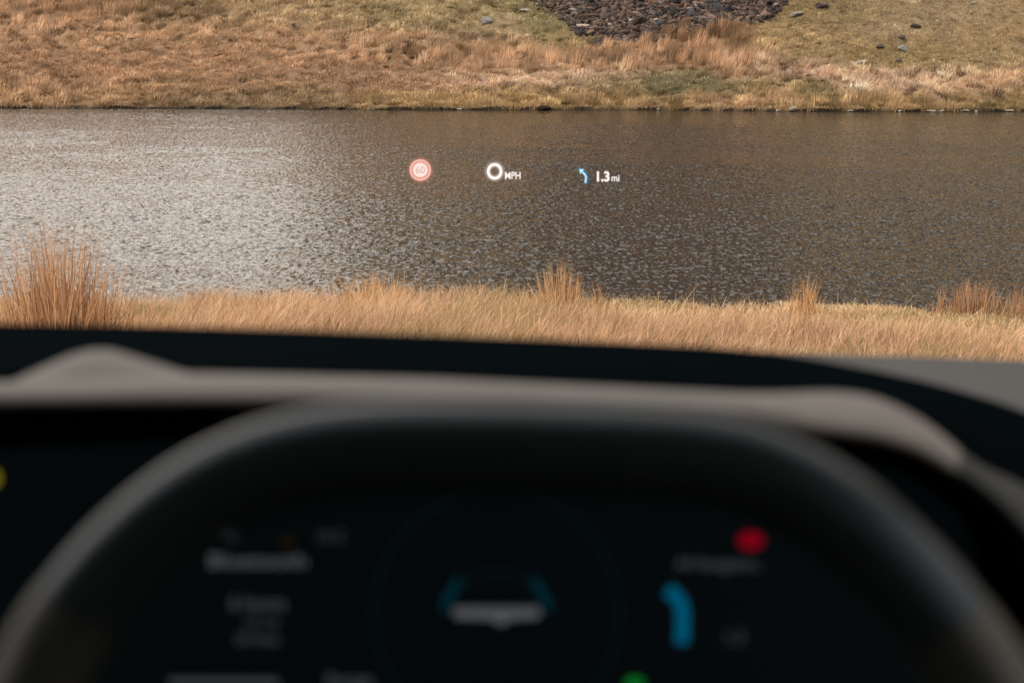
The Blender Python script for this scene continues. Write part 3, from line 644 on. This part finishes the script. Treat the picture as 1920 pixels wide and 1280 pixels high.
for s in (-1, 1):
    x = CX + s * .92
    d = box('door', (x, .35, .60), (.07, 1.15, .62), M_PAINT, .03); h = bar('handle', (x + s * .045, -.1, .78), (x + s * .045, .06, .78), .02, .02, M_PAINT, d); h.matrix_parent_inverse = Matrix.Translation((.31, 0, 0))
    box('rear_door', (x, -.85, .60), (.07, 1.2, .62), M_PAINT, .03); box('front_wing', (x, 1.60, .50), (.07, 1.26, .34), M_PAINT, .03)
    p = bar('windscreen_pillar', (x, 1.45, .93), (x - s * .13, .45, 1.50), .05, .06, M_LINER, car); p.matrix_parent_inverse = Matrix.Translation((.31, 0, 0))
    p = bar('door_pillar', (x, -.22, .9), (x - s * .13, -.28, 1.52), .08, .05, M_LINER, car); p.matrix_parent_inverse = Matrix.Translation((.31, 0, 0))
    p = bar('rear_pillar', (x, -1.6, .9), (x - s * .13, -1.3, 1.5), .16, .05, M_LINER, car); p.matrix_parent_inverse = Matrix.Translation((.31, 0, 0))
    for yy in (1.72, -1.15):
        t = empty('wheel', (x, yy, .33)); part(t); t.matrix_parent_inverse = Matrix.Translation((.31, 0, 0))
        bm = bmesh.new(); bmesh.ops.create_cone(bm, cap_ends=False, segments=40, radius1=.33, radius2=.33, depth=.22); bmesh.ops.create_cone(bm, cap_ends=True, segments=40, radius1=.30, radius2=.30, depth=.16)
        bm.transform(Matrix.Rotation(R(90), 4, 'Y')); me = bpy.data.meshes.new('tyre'); bm.to_mesh(me); bm.free(); me.materials.append(M_RUB); q = bpy.data.objects.new('tyre', me); COL.objects.link(q); q.parent = t
        bm = bmesh.new(); bmesh.ops.create_cone(bm, cap_ends=True, segments=10, radius1=.22, radius2=.2, depth=.19); bm.transform(Matrix.Rotation(R(90), 4, 'Y'))
        me = bpy.data.meshes.new('rim'); bm.to_mesh(me); bm.free(); me.materials.append(M_ALLOY); q = bpy.data.objects.new('rim', me); COL.objects.link(q); q.parent = t
box('roof', (CX, -.42, 1.535), (1.64, 1.80, .05), M_LINER, .02)
box('firewall', (CX, .96, .56), (1.76, .05, .62), M_BLACK, 0)
box('floor', (CX, -.1, .25), (1.78, 3.3, .06), M_BLACK, 0)
box('boot', (CX, -1.85, .68), (1.80, .40, .75), M_PAINT, .08)
box('passenger_seat', (CX - .36, -.42, .85), (.5, .16, .72), M_LINER, .06); box('driver_seat', (CX + .31, -.45, .80), (.5, .16, .62), M_LINER, .06)  # unseen seats and headrests, put in to block light from behind
box('headrest', (CX + .31, -.36, 1.24), (.28, .12, .22), M_LINER, .04); box('headrest', (CX - .36, -.34, 1.30), (.28, .12, .2), M_LINER, .04)
for s in (-1, 1): box('light_block_panel', (CX + s * .86, -.9, 1.20), (.02, 1.2, .62), M_BLOCKER, 0)  # opaque dark panels added to keep side light out of the rear cabin
box('rear_block_panel', (CX, -1.55, 1.2), (1.6, .03, .64), M_BLOCKER, 0)  # dark panel added to close the rear opening against light from behind

# ------------------------------------------------------------------ head-up display: the virtual image hanging ahead of the bonnet
DH = 7.5
hud = tag(empty('head_up_display', (0, 0, 0)), 'glowing white head up display readout floating over the water', 'head-up display')
hp = P(960, 325, DH); hud.location = hp
def hpart(o, par=None):
    o.parent = par or hud; o.matrix_parent_inverse = Matrix.Translation(-Vector(hp)) if not par else Matrix.Identity(4); return o
H_W = emit('hud_white', (1, .90, .86), .66); H_O = emit('hud_pink', (1, .64, .56), .56); H_R = emit('hud_red', (.92, .34, .26), .55); H_C = emit('hud_pale_disc', (1, .80, .72), .60)
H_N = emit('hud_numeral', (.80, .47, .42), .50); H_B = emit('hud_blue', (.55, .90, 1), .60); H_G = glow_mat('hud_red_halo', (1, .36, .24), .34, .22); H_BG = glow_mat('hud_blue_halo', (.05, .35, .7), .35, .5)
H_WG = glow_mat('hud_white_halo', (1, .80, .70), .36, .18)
sl_ = disc('speed_limit_symbol', 788, 319, 20, 20, DH, H_O, None); hpart(sl_)
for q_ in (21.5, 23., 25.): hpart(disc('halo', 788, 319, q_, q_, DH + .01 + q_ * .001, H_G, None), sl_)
hpart(disc('ring', 788, 319, 17.2, 17.2, DH - .01, H_R, None, .80), sl_); hpart(disc('face', 788, 319, 13.6, 13.6, DH - .011, H_C, None), sl_)
t = text('speed_limit_number', '60', 788, 319.5, 14, DH - .02, H_N, None, 0, .95); t.parent = sl_
so_ = disc('speed_reading', 927.5, 321.5, 14.6, 15.6, DH, H_W, None, .65); hpart(so_)
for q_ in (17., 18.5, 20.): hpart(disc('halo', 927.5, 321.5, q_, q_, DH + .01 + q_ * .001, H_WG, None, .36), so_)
def htext(name, *a, **k): return hpart(text(name, *a, **k))
htext('speed_unit', 'MPH', 961.5, 330, 14, DH, H_W, None, bold=.012, xs=.80)
htext('distance_reading', '1.3', 1129.5, 332, 18.5, DH, H_W, None, bold=.035, xs=.92)
htext('distance_unit', 'mi', 1154, 334.5, 13.5, DH, H_W, None, bold=.01, xs=.88)
ta = flat('turn_arrow', stroke([(1097.5, 343), (1098.5, 336), (1098.5, 331), (1096.5, 327), (1092, 323)], 3.4), DH, H_B, None); hpart(ta)
hpart(flat('arrowhead', [(1086, 317), (1095.5, 317.6), (1088, 326.5)], DH - .005, H_B, None), ta)
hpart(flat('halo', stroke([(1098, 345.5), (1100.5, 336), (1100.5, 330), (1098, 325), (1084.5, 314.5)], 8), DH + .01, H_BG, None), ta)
